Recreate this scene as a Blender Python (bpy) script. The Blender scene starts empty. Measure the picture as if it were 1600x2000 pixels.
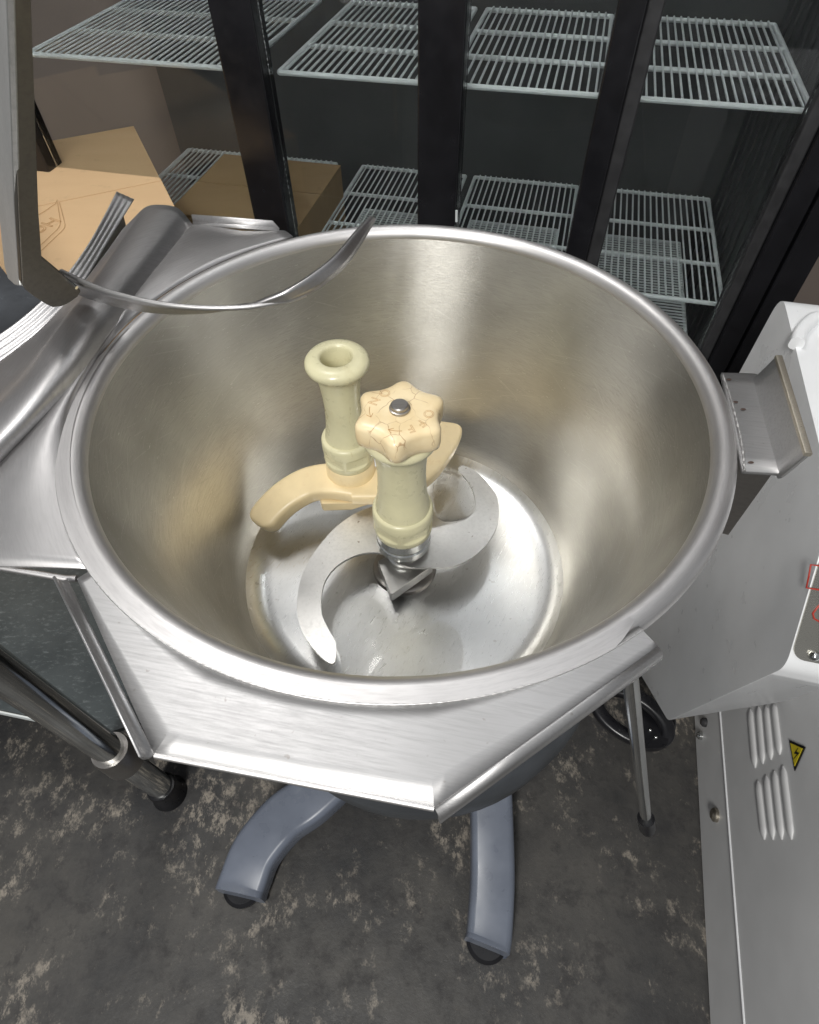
import bpy, bmesh, math, random
from mathutils import Vector, Matrix
from mathutils.geometry import tessellate_polygon
random.seed(7)
S = bpy.context.scene
COL = S.collection
R_ = math.radians

# ------------------------------------------------------------------ camera
CX, CY, CZ = 0.0071443, -0.38861683, 0.33140701
PITCH, ROLL, FPX = 0.91869891, -0.01588348, 1170.0
FW = Vector((0, math.cos(PITCH), -math.sin(PITCH)))
_r = Vector((1, 0, 0)); _u = _r.cross(FW)
RT = math.cos(ROLL) * _r + math.sin(ROLL) * _u
UP = -math.sin(ROLL) * _r + math.cos(ROLL) * _u
CAMP = Vector((CX, CY, CZ))
cd = bpy.data.cameras.new('camera')
cam = bpy.data.objects.new('camera', cd); COL.objects.link(cam)
m = Matrix((RT, UP, -FW)).transposed().to_4x4(); m.translation = CAMP
cam.matrix_world = m
cd.sensor_fit = 'VERTICAL'; cd.sensor_height = 36; cd.sensor_width = 36
cd.lens = FPX / 2000 * 36
cd.clip_start = 0.02; cd.clip_end = 60
S.camera = cam

# ------------------------------------------------------------------ world, lamps, exposure
w = bpy.data.worlds.new('World'); S.world = w; w.use_nodes = True
bgn = w.node_tree.nodes['Background']
bgn.inputs[0].default_value = (0.95, 0.97, 1.0, 1); bgn.inputs[1].default_value = 0.29
S.view_settings.view_transform = 'Standard'
S.view_settings.look = 'None'
S.view_settings.exposure = 0.0
S.view_settings.gamma = 1.0

def area(name, loc, target, sx, sy, power, col=(1, 1, 1)):
    l = bpy.data.lights.new(name, 'AREA'); l.shape = 'RECTANGLE'; l.size = sx; l.size_y = sy
    l.energy = power; l.color = col
    o = bpy.data.objects.new(name, l); COL.objects.link(o)
    o.location = loc
    d = Vector(target) - Vector(loc)
    o.rotation_euler = d.to_track_quat('-Z', 'Y').to_euler()
    return o
LAMPS = [
    ('ceiling_lamp', (-0.52, 0.50, 1.75), (-0.2, 0.2, 0), 0.34, 0.34, 10, (1.0, 0.98, 0.95)),
    ('ceiling_lamp', (-0.60, -1.75, 1.70), (0.05, 0.0, -0.1), 0.28, 1.0, 60, (1.0, 0.985, 0.95)),
    ('ceiling_lamp', (0.6, 2.0, 1.9), (0.55, 1.6, 0), 0.25, 1.25, 16, (0.97, 0.98, 1.0)),
    ('ceiling_lamp', (0.1, 0.3, 2.4), (0.1, 0.3, 0), 2.6, 2.6, 10, (0.96, 0.98, 1.0)),
]
for a in LAMPS: area(*a)

# ------------------------------------------------------------------ geometry helpers
def ray(x, y): return FW + RT * ((x - 800) / FPX) - UP * ((y - 1000) / FPX)
def at_z(x, y, z):
    v = ray(x, y); return CAMP + v * ((z - CZ) / v.z)
def at_p(x, y, P, n):
    v = ray(x, y); P = Vector(P); n = Vector(n); return CAMP + v * ((P - CAMP).dot(n) / v.dot(n))
YAW = R_(14)
EX = Vector((math.cos(YAW), -math.sin(YAW), 0)); EY = Vector((math.sin(YAW), math.cos(YAW), 0)); EZ = Vector((0, 0, 1))
def room(a, b, z): return EX * a + EY * b + EZ * z        # room axes: a along the fridge, b away from the viewer

def smooth(me, ang=35):
    me.shade_smooth(); me.set_sharp_from_angle(angle=R_(ang))
def link(name, me, mat=None, parent=None, ang=35):
    if mat and not me.materials: me.materials.append(mat)
    if ang: smooth(me, ang)
    o = bpy.data.objects.new(name, me); COL.objects.link(o)
    if parent: o.parent = parent
    return o
def obj_bm(name, bm, mat, parent=None, ang=35):
    bmesh.ops.recalc_face_normals(bm, faces=bm.faces)
    me = bpy.data.meshes.new(name); bm.to_mesh(me); bm.free()
    return link(name, me, mat, parent, ang)
def thing(name, label, cat, group=None, loc=None):
    o = bpy.data.objects.new(name, None); COL.objects.link(o)
    o.empty_display_size = 0.05
    o['label'] = label; o['category'] = cat
    if group: o['group'] = group
    return o
def tag(o, label, cat, group=None):
    o['label'] = label; o['category'] = cat
    if group: o['group'] = group
    return o
def struct(o): o['kind'] = 'structure'; return o

def lathe(bm, prof, c=(0, 0, 0), seg=96, closed=False, rfun=None):
    rings = []
    for (r, z) in prof:
        if r < 1e-6: rings.append([bm.verts.new((c[0], c[1], c[2] + z))]); continue
        ring = []
        for i in range(seg):
            t = 2 * math.pi * i / seg
            rr = rfun(t, r, z) if rfun else r
            ring.append(bm.verts.new((c[0] + rr * math.cos(t), c[1] + rr * math.sin(t), c[2] + z)))
        rings.append(ring)
    pairs = list(zip(rings, rings[1:]))
    if closed: pairs.append((rings[-1], rings[0]))
    for A, B in pairs:
        for i in range(seg):
            j = (i + 1) % seg
            if len(A) == 1 and len(B) == 1: continue
            if len(A) == 1: bm.faces.new((A[0], B[i], B[j]))
            elif len(B) == 1: bm.faces.new((A[i], B[0], A[j]))
            else: bm.faces.new((A[i], B[i], B[j], A[j]))
    return rings
def catmull(P, n=8, closed=False):
    P = [Vector(p) for p in P]; out = []
    N = len(P)
    rng = range(N if closed else N - 1)
    for i in rng:
        if closed: a, b, c, d = P[i - 1], P[i], P[(i + 1) % N], P[(i + 2) % N]
        else: a, b, c, d = P[max(i - 1, 0)], P[i], P[i + 1], P[min(i + 2, N - 1)]
        for k in range(n):
            t = k / n
            out.append(0.5 * ((2 * b) + (c - a) * t + (2 * a - 5 * b + 4 * c - d) * t * t + (3 * b - a - 3 * c + d) * t ** 3))
    if not closed: out.append(P[-1].copy())
    return out
def grid(bm, rows):
    V = [[bm.verts.new(p) for p in r] for r in rows]
    for A, B in zip(V, V[1:]):
        for i in range(len(A) - 1): bm.faces.new((A[i], A[i + 1], B[i + 1], B[i]))
    return V
def prism(bm, poly, h):
    """poly: 3D loop; extruded by vector h"""
    h = Vector(h)
    a = [bm.verts.new(p) for p in poly]; b = [bm.verts.new(Vector(p) + h) for p in poly]
    n = len(a)
    if n <= 4: bm.faces.new(a); bm.faces.new(b[::-1])
    else:
        for t in tessellate_polygon([[Vector(p) for p in poly]]):
            bm.faces.new([a[i] for i in t]); bm.faces.new([b[i] for i in reversed(t)])
    for i in range(n): bm.faces.new((a[i], b[i], b[(i + 1) % n], a[(i + 1) % n]))
def box(bm, o, ux, uy, uz):
    """parallelepiped from corner o along three edge vectors"""
    o = Vector(o); ux = Vector(ux); uy = Vector(uy); uz = Vector(uz)
    v = [bm.verts.new(o + ux * i + uy * j + uz * k) for k in (0, 1) for j in (0, 1) for i in (0, 1)]
    for f in ((0, 1, 3, 2), (4, 6, 7, 5), (0, 4, 5, 1), (2, 3, 7, 6), (0, 2, 6, 4), (1, 5, 7, 3)):
        bm.faces.new([v[i] for i in f])
def frame_at(t, ref=(0, 0, 1)):
    t = Vector(t).normalized(); ref = Vector(ref)
    if abs(t.dot(ref)) > 0.98: ref = Vector((1, 0, 0))
    s = t.cross(ref).normalized(); u = s.cross(t).normalized()
    return s, u
def sweep(bm, path, section, cap=True, ref=(0, 0, 1), closed=False):
    """section(i,s) -> list of (a,b) offsets in side/up"""
    n = len(path); rings = []
    for i, p in enumerate(path):
        if closed: t = path[(i + 1) % n] - path[i - 1]
        else: t = path[min(i + 1, n - 1)] - path[max(i - 1, 0)]
        s, u = frame_at(t, ref)
        rings.append([bm.verts.new(p + s * a + u * b) for (a, b) in section(i, i / (n - 1))])
    k = len(rings[0])
    prs = list(zip(rings, rings[1:]))
    if closed: prs.append((rings[-1], rings[0]))
    for A, B in prs:
        for i in range(k): bm.faces.new((A[i], A[(i + 1) % k], B[(i + 1) % k], B[i]))
    if cap and not closed: bm.faces.new(rings[0]); bm.faces.new(rings[-1][::-1])
def circ(r, n=12): return [(r * math.cos(2 * math.pi * i / n), r * math.sin(2 * math.pi * i / n)) for i in range(n)]
def tube(bm, path, r, n=12, cap=True, closed=False):
    path = [Vector(p) for p in path]
    rf = r if callable(r) else (lambda s: r)
    sweep(bm, path, lambda i, s: circ(rf(s), n), cap, closed=closed)
def rrect(w, h, r, n=4):
    out = []
    for (cx, cy, a0) in ((w / 2 - r, h / 2 - r, 0), (-w / 2 + r, h / 2 - r, 90), (-w / 2 + r, -h / 2 + r, 180), (w / 2 - r, -h / 2 + r, 270)):
        for k in range(n + 1):
            a = R_(a0 + 90 * k / n); out.append((cx + r * math.cos(a), cy + r * math.sin(a)))
    return out
def bevel(o, w, seg=3, ang=35):
    md = o.modifiers.new('bevel', 'BEVEL'); md.width = w; md.segments = seg
    md.limit_method = 'ANGLE'; md.angle_limit = R_(ang); md.harden_normals = True
    return o
def solid(o, t, off=-1):
    md = o.modifiers.new('solid', 'SOLIDIFY'); md.thickness = t; md.offset = off
    return o
def text_outline(name, body, size, Mx, mat, parent, depth=0.0002, extr=0.0):
    cu = bpy.data.curves.new(name, 'FONT'); cu.body = body; cu.size = size
    cu.align_x = 'CENTER'; cu.align_y = 'CENTER'
    cu.fill_mode = 'NONE'; cu.bevel_depth = depth; cu.bevel_resolution = 1; cu.extrude = extr; cu.resolution_u = 5
    t = bpy.data.objects.new(name + '_tmp', cu); COL.objects.link(t)
    dg = bpy.context.evaluated_depsgraph_get()
    me = bpy.data.meshes.new_from_object(t.evaluated_get(dg)); me.name = name
    bpy.data.objects.remove(t)
    me.transform(Mx); me.materials.clear()
    return link(name, me, mat, parent)

# ------------------------------------------------------------------ materials
def newmat(name):
    mt = bpy.data.materials.new(name); mt.use_nodes = True
    nt = mt.node_tree; b = nt.nodes['Principled BSDF']
    return mt, nt, b
def N(nt, t, **kw):
    n = nt.nodes.new(t)
    for k, v in kw.items(): setattr(n, k, v)
    return n
def ramp(nt, fac, stops):
    r = N(nt, 'ShaderNodeValToRGB'); nt.links.new(fac, r.inputs[0])
    el = r.color_ramp.elements
    while len(el) < len(stops): el.new(0.5)
    for e, (p, c) in zip(el, stops):
        e.position = p; e.color = (c, c, c, 1) if not isinstance(c, tuple) else (*c, 1)
    return r.outputs[0]
def noise(nt, vec, scale, detail=4, rough=0.55):
    n = N(nt, 'ShaderNodeTexNoise'); n.inputs['Scale'].default_value = scale
    n.inputs['Detail'].default_value = detail; n.inputs['Roughness'].default_value = rough
    if vec: nt.links.new(vec, n.inputs['Vector'])
    return n.outputs['Fac']
def mapping(nt, vec, sc=(1, 1, 1), rot=(0, 0, 0)):
    mp = N(nt, 'ShaderNodeMapping'); mp.inputs['Scale'].default_value = sc; mp.inputs['Rotation'].default_value = rot
    nt.links.new(vec, mp.inputs['Vector']); return mp.outputs[0]
def objco(nt): return N(nt, 'ShaderNodeTexCoord').outputs['Object']
def polar(nt, vec):
    sp = N(nt, 'ShaderNodeSeparateXYZ'); nt.links.new(vec, sp.inputs[0])
    at = N(nt, 'ShaderNodeMath', operation='ARCTAN2'); nt.links.new(sp.outputs[1], at.inputs[0]); nt.links.new(sp.outputs[0], at.inputs[1])
    ln = N(nt, 'ShaderNodeVectorMath', operation='LENGTH')
    fl = N(nt, 'ShaderNodeCombineXYZ'); nt.links.new(sp.outputs[0], fl.inputs[0]); nt.links.new(sp.outputs[1], fl.inputs[1])
    nt.links.new(fl.outputs[0], ln.inputs[0])
    cb = N(nt, 'ShaderNodeCombineXYZ')
    sn = N(nt, 'ShaderNodeMath', operation='SINE'); cs = N(nt, 'ShaderNodeMath', operation='COSINE')
    nt.links.new(at.outputs[0], cb.inputs[0])
    nt.links.new(ln.outputs['Value'], cb.inputs[1]); nt.links.new(sp.outputs[2], cb.inputs[2])
    return cb.outputs[0]
def mixv(nt, a, b, f, blend='MIX'):
    mx = N(nt, 'ShaderNodeMix', data_type='RGBA', blend_type=blend)
    for s, i in ((a, 6), (b, 7)):
        if isinstance(s, tuple): mx.inputs[i].default_value = (*s, 1)
        else: nt.links.new(s, mx.inputs[i])
    if isinstance(f, (int, float)): mx.inputs[0].default_value = f
    else: nt.links.new(f, mx.inputs[0])
    return mx.outputs[2]
def mrange(nt, v, a, b, c, d):
    n = N(nt, 'ShaderNodeMapRange')
    nt.links.new(v, n.inputs[0])
    for i, x in enumerate((a, b, c, d)): n.inputs[i + 1].default_value = x
    return n.outputs[0]
def bump(nt, b, h, strength, dist):
    bp = N(nt, 'ShaderNodeBump'); bp.inputs['Strength'].default_value = strength; bp.inputs['Distance'].default_value = dist
    nt.links.new(h, bp.inputs['Height']); nt.links.new(bp.outputs[0], b.inputs['Normal'])

def steel(name, col=(0.62, 0.60, 0.57), rough=(0.22, 0.34), stretch=(1, 40, 40), aniso=0.0, rot=(0, 0, 0),
          polarb=False, spots=0.0, grain=1.0, smudge=0.12, streak=.8, scratch=0):
    mt, nt, b = newmat(name)
    co = objco(nt)
    pc = polar(nt, co) if polarb else mapping(nt, co, (1, 1, 1), rot)
    g = noise(nt, mapping(nt, pc, stretch), 12, 5, 0.65)
    fine = noise(nt, mapping(nt, pc, tuple(3 * s for s in stretch)), 14, 3, 0.6)
    big = noise(nt, co, 9, 3, 0.5)
    b.inputs['Metallic'].default_value = 1
    mixg = N(nt, 'ShaderNodeMath', operation='ADD'); nt.links.new(g, mixg.inputs[0]); nt.links.new(fine, mixg.inputs[1])
    nt.links.new(mrange(nt, mixg.outputs[0], 0.7, 1.3, rough[0], rough[1]), b.inputs['Roughness'])
    c = mixv(nt, tuple(x * (1 - smudge) for x in col), tuple(min(1, x * (1 + smudge * .5)) for x in col), mrange(nt, big, .35, .65, 0, 1))
    c = mixv(nt, c, tuple(x * .72 for x in col), mrange(nt, g, .45, .68, 0, .55 * streak))
    if scratch:
        for k, (ra, sc) in enumerate(((0.9, 5), (-0.6, 7))):
            sv = noise(nt, mapping(nt, pc, (1.2, 1.2, 60), (ra, 0, 0)) if not polarb else mapping(nt, mapping(nt, pc, (.25, 1, 1), (0, ra * .5, 0)), (2.2, 1, 90)), sc, 1, .4)
            c = mixv(nt, c, tuple(min(1, x * 1.35) for x in col), mrange(nt, sv, .70, .73, 0, scratch))
            c = mixv(nt, c, tuple(x * .6 for x in col), mrange(nt, sv, .30, .27, 0, scratch * .7))
    if spots:
        sp = noise(nt, co, 160, 2, 0.5)
        c = mixv(nt, c, (0.16, 0.12, 0.08), mrange(nt, sp, .70, .76, 0, spots))
    nt.links.new(c, b.inputs['Base Color'])
    bump(nt, b, mixg.outputs[0], 0.16 * grain, 0.0004)
    if aniso:
        b.inputs['Anisotropic'].default_value = aniso
        tg = N(nt, 'ShaderNodeTangent'); tg.direction_type = 'RADIAL'; tg.axis = 'Z'
        nt.links.new(tg.outputs[0], b.inputs['Tangent']); b.inputs['Anisotropic Rotation'].default_value = 0.25
    return mt
def plastic(name, col, rough=0.32, var=0.08, sss=0.0, bumpk=0.1, scale=30, dark=None):
    bumpk = 0 if bumpk <= .1 else bumpk; sss = 0
    mt, nt, b = newmat(name); co = objco(nt)
    n = noise(nt, co, scale, 4)
    c = mixv(nt, tuple(x * (1 - var) for x in col), tuple(min(1, x * (1 + var)) for x in col), mrange(nt, n, .35, .65, 0, 1))
    if dark:
        c = mixv(nt, c, dark, mrange(nt, noise(nt, co, scale * .8, 8, .75), .56, .70, 0, .45))
        c = mixv(nt, c, dark, mrange(nt, noise(nt, mapping(nt, co, (1, 1, .3)), scale * 4, 3, .7), .68, .74, 0, .5))
    nt.links.new(c, b.inputs['Base Color'])
    nt.links.new(mrange(nt, noise(nt, co, scale * 2), .3, .7, rough * .8, rough * 1.25), b.inputs['Roughness'])
    if sss:
        b.inputs['Subsurface Weight'].default_value = sss; b.inputs['Subsurface Radius'].default_value = (0.01, 0.008, 0.004)
        b.inputs['Subsurface Scale'].default_value = 0.6
    if bumpk: bump(nt, b, noise(nt, co, scale * 12, 3), bumpk, 0.0003)
    return mt

M = {}
M['bowl'] = steel('bowl_steel', (0.695, 0.68, 0.64), (0.19, 0.28), (1.0, 80, 80), 0.4, polarb=True, grain=1.5, streak=1.1, smudge=.2, scratch=.2)
def add_brush_lobe(mt, col, rough, an, fac):
    nt = mt.node_tree; b = nt.nodes['Principled BSDF']; out = nt.nodes['Material Output']
    g = N(nt, 'ShaderNodeBsdfAnisotropic'); g.inputs['Color'].default_value = (*col, 1)
    g.inputs['Roughness'].default_value = rough; g.inputs['Anisotropy'].default_value = an
    tg = N(nt, 'ShaderNodeTangent'); tg.direction_type = 'RADIAL'; tg.axis = 'Z'; nt.links.new(tg.outputs[0], g.inputs['Tangent'])
    if b.inputs['Normal'].is_linked: nt.links.new(b.inputs['Normal'].links[0].from_socket, g.inputs['Normal'])
    if b.inputs['Base Color'].is_linked: nt.links.new(b.inputs['Base Color'].links[0].from_socket, g.inputs['Color'])
    mx = N(nt, 'ShaderNodeMixShader'); mx.inputs[0].default_value = fac
    nt.links.new(b.outputs[0], mx.inputs[1]); nt.links.new(g.outputs[0], mx.inputs[2]); nt.links.new(mx.outputs[0], out.inputs[0])
add_brush_lobe(M['bowl'], (.7, .7, .68), .36, .68, .5)
M['bowl_floor'] = steel('bowl_floor_steel', (0.68, 0.68, 0.67), (0.26, 0.34), (60, 3, 2), 0, rot=(0, 0, .5), grain=.10, streak=.35, smudge=.16, spots=.3)
M['rim'] = steel('rim_steel', (0.68, 0.665, 0.66), (0.42, 0.52), (1.2, 50, 50), 0.0, polarb=True, grain=.15)
M['plate'] = steel('plate_steel', (0.52, 0.515, 0.515), (0.42, 0.54), (3.0, 50, 50), rot=(0, 0, 0.2), spots=.3, grain=.7)
M['spout'] = steel('spout_steel', (0.56, 0.55, 0.55), (0.38, 0.48), (1.0, 40, 10), polarb=True, grain=.2)
M['blade'] = steel('blade_steel', (0.64, 0.63, 0.61), (0.34, 0.44), (20, 20, 20), spots=.7, grain=.4, smudge=.2)
M['chrome'] = steel('polished_steel', (0.66, 0.67, 0.66), (0.08, 0.14), (20, 20, 2), grain=.25)
M['darksteel'] = steel('dull_steel', (0.40, 0.38, 0.36), (0.34, 0.42), (4, 30, 30), grain=.3, smudge=.2)
M['scraper'] = steel('strip_steel', (0.50, 0.49, 0.49), (0.32, 0.42), (30, 30, 30), grain=.2)
M['weld'] = steel('weld_steel', (0.72, 0.71, 0.70), (0.4, 0.5), (60, 60, 60), grain=1)
M['sleeve'] = plastic('greenish_ivory_plastic', (0.63, 0.595, 0.39), 0.3, .06, .15, dark=(0.50, 0.43, 0.24))
M['arm'] = plastic('cream_plastic', (0.80, 0.65, 0.39), 0.36, .05, .12, dark=(0.62, 0.42, 0.2))
M['line'] = plastic('brown_mark', (0.50, 0.29, 0.12), .6)
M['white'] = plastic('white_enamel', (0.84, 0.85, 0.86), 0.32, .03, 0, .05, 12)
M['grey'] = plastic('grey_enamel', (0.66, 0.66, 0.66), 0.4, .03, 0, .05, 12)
M['blue'] = plastic('blue_grey_paint', (0.15, 0.17, 0.215), 0.3, .08, 0, .08, 14)
M['dark'] = plastic('dark_casting', (0.05, 0.055, 0.062), 0.45, .2, 0, .3, 14)
M['black'] = plastic('black_plastic', (0.008, 0.008, 0.010), 0.3, .2, 0, .1, 20)
M['blackm'] = plastic('black_frame', (0.010, 0.010, 0.012), 0.22, .2, 0, .03, 20)
M['seam'] = plastic('dark_gasket', (0.03, 0.03, 0.032), 0.5, .2)
M['wire'] = plastic('white_coated_wire', (0.74, 0.78, 0.78), .35, .05)
M['yellow'] = plastic('yellow_print', (0.62, 0.50, 0.02), .5, .05)
M['red'] = plastic('red_print', (0.42, 0.035, 0.02), .5, .1)
M['burn'] = plastic('burnt_spot', (0.05, 0.028, 0.02), .6)
M['lit_bar'] = steel('lit_bar_steel', (0.50, 0.50, 0.49), (0.5, 0.6), (20, 20, 20), grain=.2)  # scraper bar's lit face, its brightness put into the steel colour
M['bar'] = steel('shaded_bar_steel', (0.20, 0.185, 0.16), (0.42, 0.5), (20, 20, 20), grain=.2)  # the same bar's shaded face, its shade put into the colour
M['rust'] = steel('worn_edge_steel', (0.6, 0.55, 0.46), (0.3, 0.5), (60, 60, 60), spots=1.0, grain=2, smudge=.5)

# star knob: cream plastic with brown hairline cracks
mt, nt, b = newmat('cracked_cream_plastic'); co = objco(nt)
vo = N(nt, 'ShaderNodeTexVoronoi', feature='DISTANCE_TO_EDGE'); vo.inputs['Scale'].default_value = 52
wn = N(nt, 'ShaderNodeVectorMath', operation='ADD')
nz = N(nt, 'ShaderNodeTexNoise'); nz.inputs['Scale'].default_value = 60; nt.links.new(co, nz.inputs['Vector'])
sc_ = N(nt, 'ShaderNodeVectorMath', operation='SCALE'); sc_.inputs[3].default_value = .012; nt.links.new(nz.outputs['Color'], sc_.inputs[0])
nt.links.new(mapping(nt, co, (1, 1, .3)), wn.inputs[0]); nt.links.new(sc_.outputs[0], wn.inputs[1]); nt.links.new(wn.outputs[0], vo.inputs['Vector'])
crk = mrange(nt, vo.outputs['Distance'], 0.0, 0.022, 1, 0)
msk = mrange(nt, noise(nt, co, 45, 2), .42, .56, 0, .75)
mm = N(nt, 'ShaderNodeMath', operation='MULTIPLY'); nt.links.new(crk, mm.inputs[0]); nt.links.new(msk, mm.inputs[1])
base = mixv(nt, (0.76, 0.60, 0.35), (0.84, 0.70, 0.45), mrange(nt, noise(nt, co, 35), .35, .65, 0, 1))
nt.links.new(mixv(nt, base, (0.30, 0.14, 0.05), mm.outputs[0]), b.inputs['Base Color'])
b.inputs['Roughness'].default_value = .3
bump(nt, b, crk, -.15, .0004)
M['knob'] = mt

# concrete floor, dark, blotched and scraped
mt, nt, b = newmat('stained_concrete'); co = objco(nt)
n1 = noise(nt, co, 5, 8, .7); n2 = noise(nt, co, 26, 8, .75); n3 = noise(nt, co, 120, 4, .7)
mu = N(nt, 'ShaderNodeTexMusgrave') if hasattr(bpy.types, 'ShaderNodeTexMusgrave') else None
c = mixv(nt, (0.028, 0.028, 0.029), (0.078, 0.073, 0.066), mrange(nt, n1, .35, .65, 0, 1))
c = mixv(nt, c, (0.03, 0.028, 0.028), mrange(nt, n2, .5, .62, 0, .7))
pat = N(nt, 'ShaderNodeMath', operation='MULTIPLY')
nt.links.new(mrange(nt, noise(nt, mapping(nt, co, (1, 1, 1), (0, 0, .6)), 7, 6, .8), .50, .60, 0, 1), pat.inputs[0])
nt.links.new(mrange(nt, noise(nt, mapping(nt, co, (1, .6, 1), (0, 0, .4)), 38, 8, .8), .50, .58, 0, .9), pat.inputs[1])
c = mixv(nt, c, (0.30, 0.265, 0.22), pat.outputs[0])
c = mixv(nt, c, (0.22, 0.2, 0.17), mrange(nt, n3, .66, .74, 0, .6))
nt.links.new(c, b.inputs['Base Color'])
nt.links.new(mrange(nt, n2, .3, .7, .35, .7), b.inputs['Roughness'])
bump(nt, b, n2, .5, .003)
M['floor'] = mt

# slate shelf
mt, nt, b = newmat('dark_galvanised_shelf'); co = objco(nt)
n1 = noise(nt, co, 10, 6, .6); n2 = noise(nt, mapping(nt, co, (1, 2.5, 1), (0, 0, .5)), 70, 6, .75)
c = mixv(nt, (0.040, 0.050, 0.054), (0.065, 0.078, 0.082), mrange(nt, n1, .35, .65, 0, 1))
c = mixv(nt, c, (0.16, 0.18, 0.185), mrange(nt, n2, .54, .68, 0, .7))
nt.links.new(c, b.inputs['Base Color']); b.inputs['Roughness'].default_value = .45
bump(nt, b, n2, .35, .001)
M['slate'] = mt

# cardboard
def card(name, a, bcol):
    mt, nt, b = newmat(name); co = objco(nt)
    c = mixv(nt, a, bcol, mrange(nt, noise(nt, mapping(nt, co, (1, 4, 1), (0, 0, -.35)), 6, 3), .3, .7, 0, .5))
    c = mixv(nt, c, tuple(x * .75 for x in a), mrange(nt, noise(nt, co, 40, 4), .62, .75, 0, .4))
    nt.links.new(c, b.inputs['Base Color']); b.inputs['Roughness'].default_value = .8
    bump(nt, b, noise(nt, co, 300, 3), .15, .0004)
    return mt
M['card'] = card('pale_cardboard', (0.70, 0.47, 0.26), (0.76, 0.53, 0.30))
M['card2'] = card('brown_cardboard', (0.36, 0.24, 0.12), (0.44, 0.30, 0.16))

def glass(name, tint, rough=0.02, ior=1.45):
    mt, nt, b = newmat(name)
    b.inputs['Base Color'].default_value = (*tint, 1); b.inputs['Transmission Weight'].default_value = 1
    b.inputs['Roughness'].default_value = rough; b.inputs['IOR'].default_value = ior
    return mt
M['glass'] = glass('door_glass', (0.86, 0.89, 0.89), 0.0, 1.3)
M['water'] = glass('water', (1, 1, 1), 0.10, 1.25)
M['inner'] = plastic('fridge_liner', (0.085, 0.088, 0.09), .4, .1, 0, .05, 8)
M['wall'] = plastic('brown_wall', (0.22, 0.18, 0.155), .7, .05, 0, .1, 4)

# ------------------------------------------------------------------ the setting
FZ = -0.95
bm = bmesh.new()
vs = [bm.verts.new(v) for v in ((-6, -6, FZ), (6, -6, FZ), (6, 8, FZ), (-6, 8, FZ))]; bm.faces.new(vs)
struct(obj_bm('floor', bm, M['floor'], None, 0))
bm = bmesh.new(); box(bm, room(-4, 1.75, FZ), EX * 8, EY * .1, EZ * 3.2)
struct(obj_bm('back_wall', bm, M['wall'], None, 0))

# ------------------------------------------------------------------ the steel bowl
bowl = thing('mixer_bowl', 'large round brushed steel mixer bowl with rolled rim and wide steel flanges', 'mixer bowl')
prof = [(0, -.290), (.06, -.290), (.12, -.290), (.158, -.2895)]
for k in range(1, 9):          # knuckle
    a = k / 8 * R_(74); prof.append((.158 + .042 * math.sin(a), -.2895 + .042 * (1 - math.cos(a))))
r0, z0 = prof[-1]
for k in range(1, 13):
    t = k / 12; prof.append((r0 + (.2518 - r0) * (t ** .92), z0 + (-.010 - z0) * t))
bm = bmesh.new(); lathe(bm, prof[:9], seg=160); obj_bm('bowl_floor', bm, M['bowl_floor'], bowl, 60)
bm = bmesh.new(); lathe(bm, prof[8:], seg=160)
o = obj_bm('bowl_shell', bm, M['bowl'], bowl, 60)
bm = bmesh.new()
lathe(bm, [(.2607 + .0093 * math.cos(a), -.0098 + .0098 * math.sin(a)) for a in [2 * math.pi * k / 20 for k in range(20)]], seg=160, closed=True)
obj_bm('rolled_rim', bm, M['rim'], bowl, 60)
# outer shell below the rim, seen from the side
bm = bmesh.new(); lathe(bm, [(r + .003 if r > .01 else 0, z - .003) for r, z in prof[3:]], seg=96)
obj_bm('outer_shell', bm, M['darksteel'], bowl, 60)
bm = bmesh.new()
lathe(bm, [(.0, -.2838), (.034, -.2838), (.037, -.285), (.0385, -.2895)], seg=64)
obj_bm('drive_boss', bm, M['darksteel'], bowl, 30)
PZ = -0.0015
def ang_of(p): return math.atan2(p.y, p.x)
def arc(a0, a1, r, z, n): return [Vector((r * math.cos(a0 + (a1 - a0) * k / n), r * math.sin(a0 + (a1 - a0) * k / n), z)) for k in range(n + 1)]
A_ = at_z(1255, 1233, PZ); B_ = at_z(1284, 1263, PZ); C_ = at_z(848, 1578, PZ); D_ = at_z(303, 1474, PZ)
E_ = at_z(152, 1132, PZ)
aR = ang_of(A_); aL = ang_of(E_)
if aL > 0: aL -= 2 * math.pi
n = 60
inner = arc(aR, aL, .2675, PZ, n)
outer_c = [A_, B_, C_, D_, E_]
# outer loop sampled to match the inner arc
L = [0]
for p, q in zip(outer_c, outer_c[1:]): L.append(L[-1] + (q - p).length)
def outer_at(a):
    d = Vector((math.cos(a), math.sin(a)))
    best = None
    for p, q in zip(outer_c, outer_c[1:]):
        e = (q - p).to_2d(); den = d.x * e.y - d.y * e.x
        if abs(den) < 1e-9: continue
        t = (p.x * e.y - p.y * e.x) / den; s = (p.x * d.y - p.y * d.x) / den
        if t > 0 and -1e-6 <= s <= 1 + 1e-6 and (best is None or t > best): best = t
    return Vector((d.x * best, d.y * best, PZ)) if best else None
angs = sorted(set([aR + (aL - aR) * k / n for k in range(n + 1)] + [ang_of(p) if ang_of(p) <= aR + 1e-6 else ang_of(p) - 2 * math.pi for p in (C_, D_)] + [ang_of(B_)]), reverse=True)
angs = [a for a in angs if aL - 1e-6 <= a <= max(aR, ang_of(B_)) + 1e-6]
rows = []
for k in range(5):
    t = k / 4; row = []
    for a in angs:
        i = Vector((.2675 * math.cos(a), .2675 * math.sin(a), PZ))
        q = outer_at(a) or i * 1.005
        q.z = PZ
        row.append(i.lerp(q, t))
    rows.append(row)
bm = bmesh.new(); grid(bm, rows)
fl = obj_bm('front_flange', bm, M['plate'], bowl, 30); solid(fl, .0025, 0)
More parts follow.
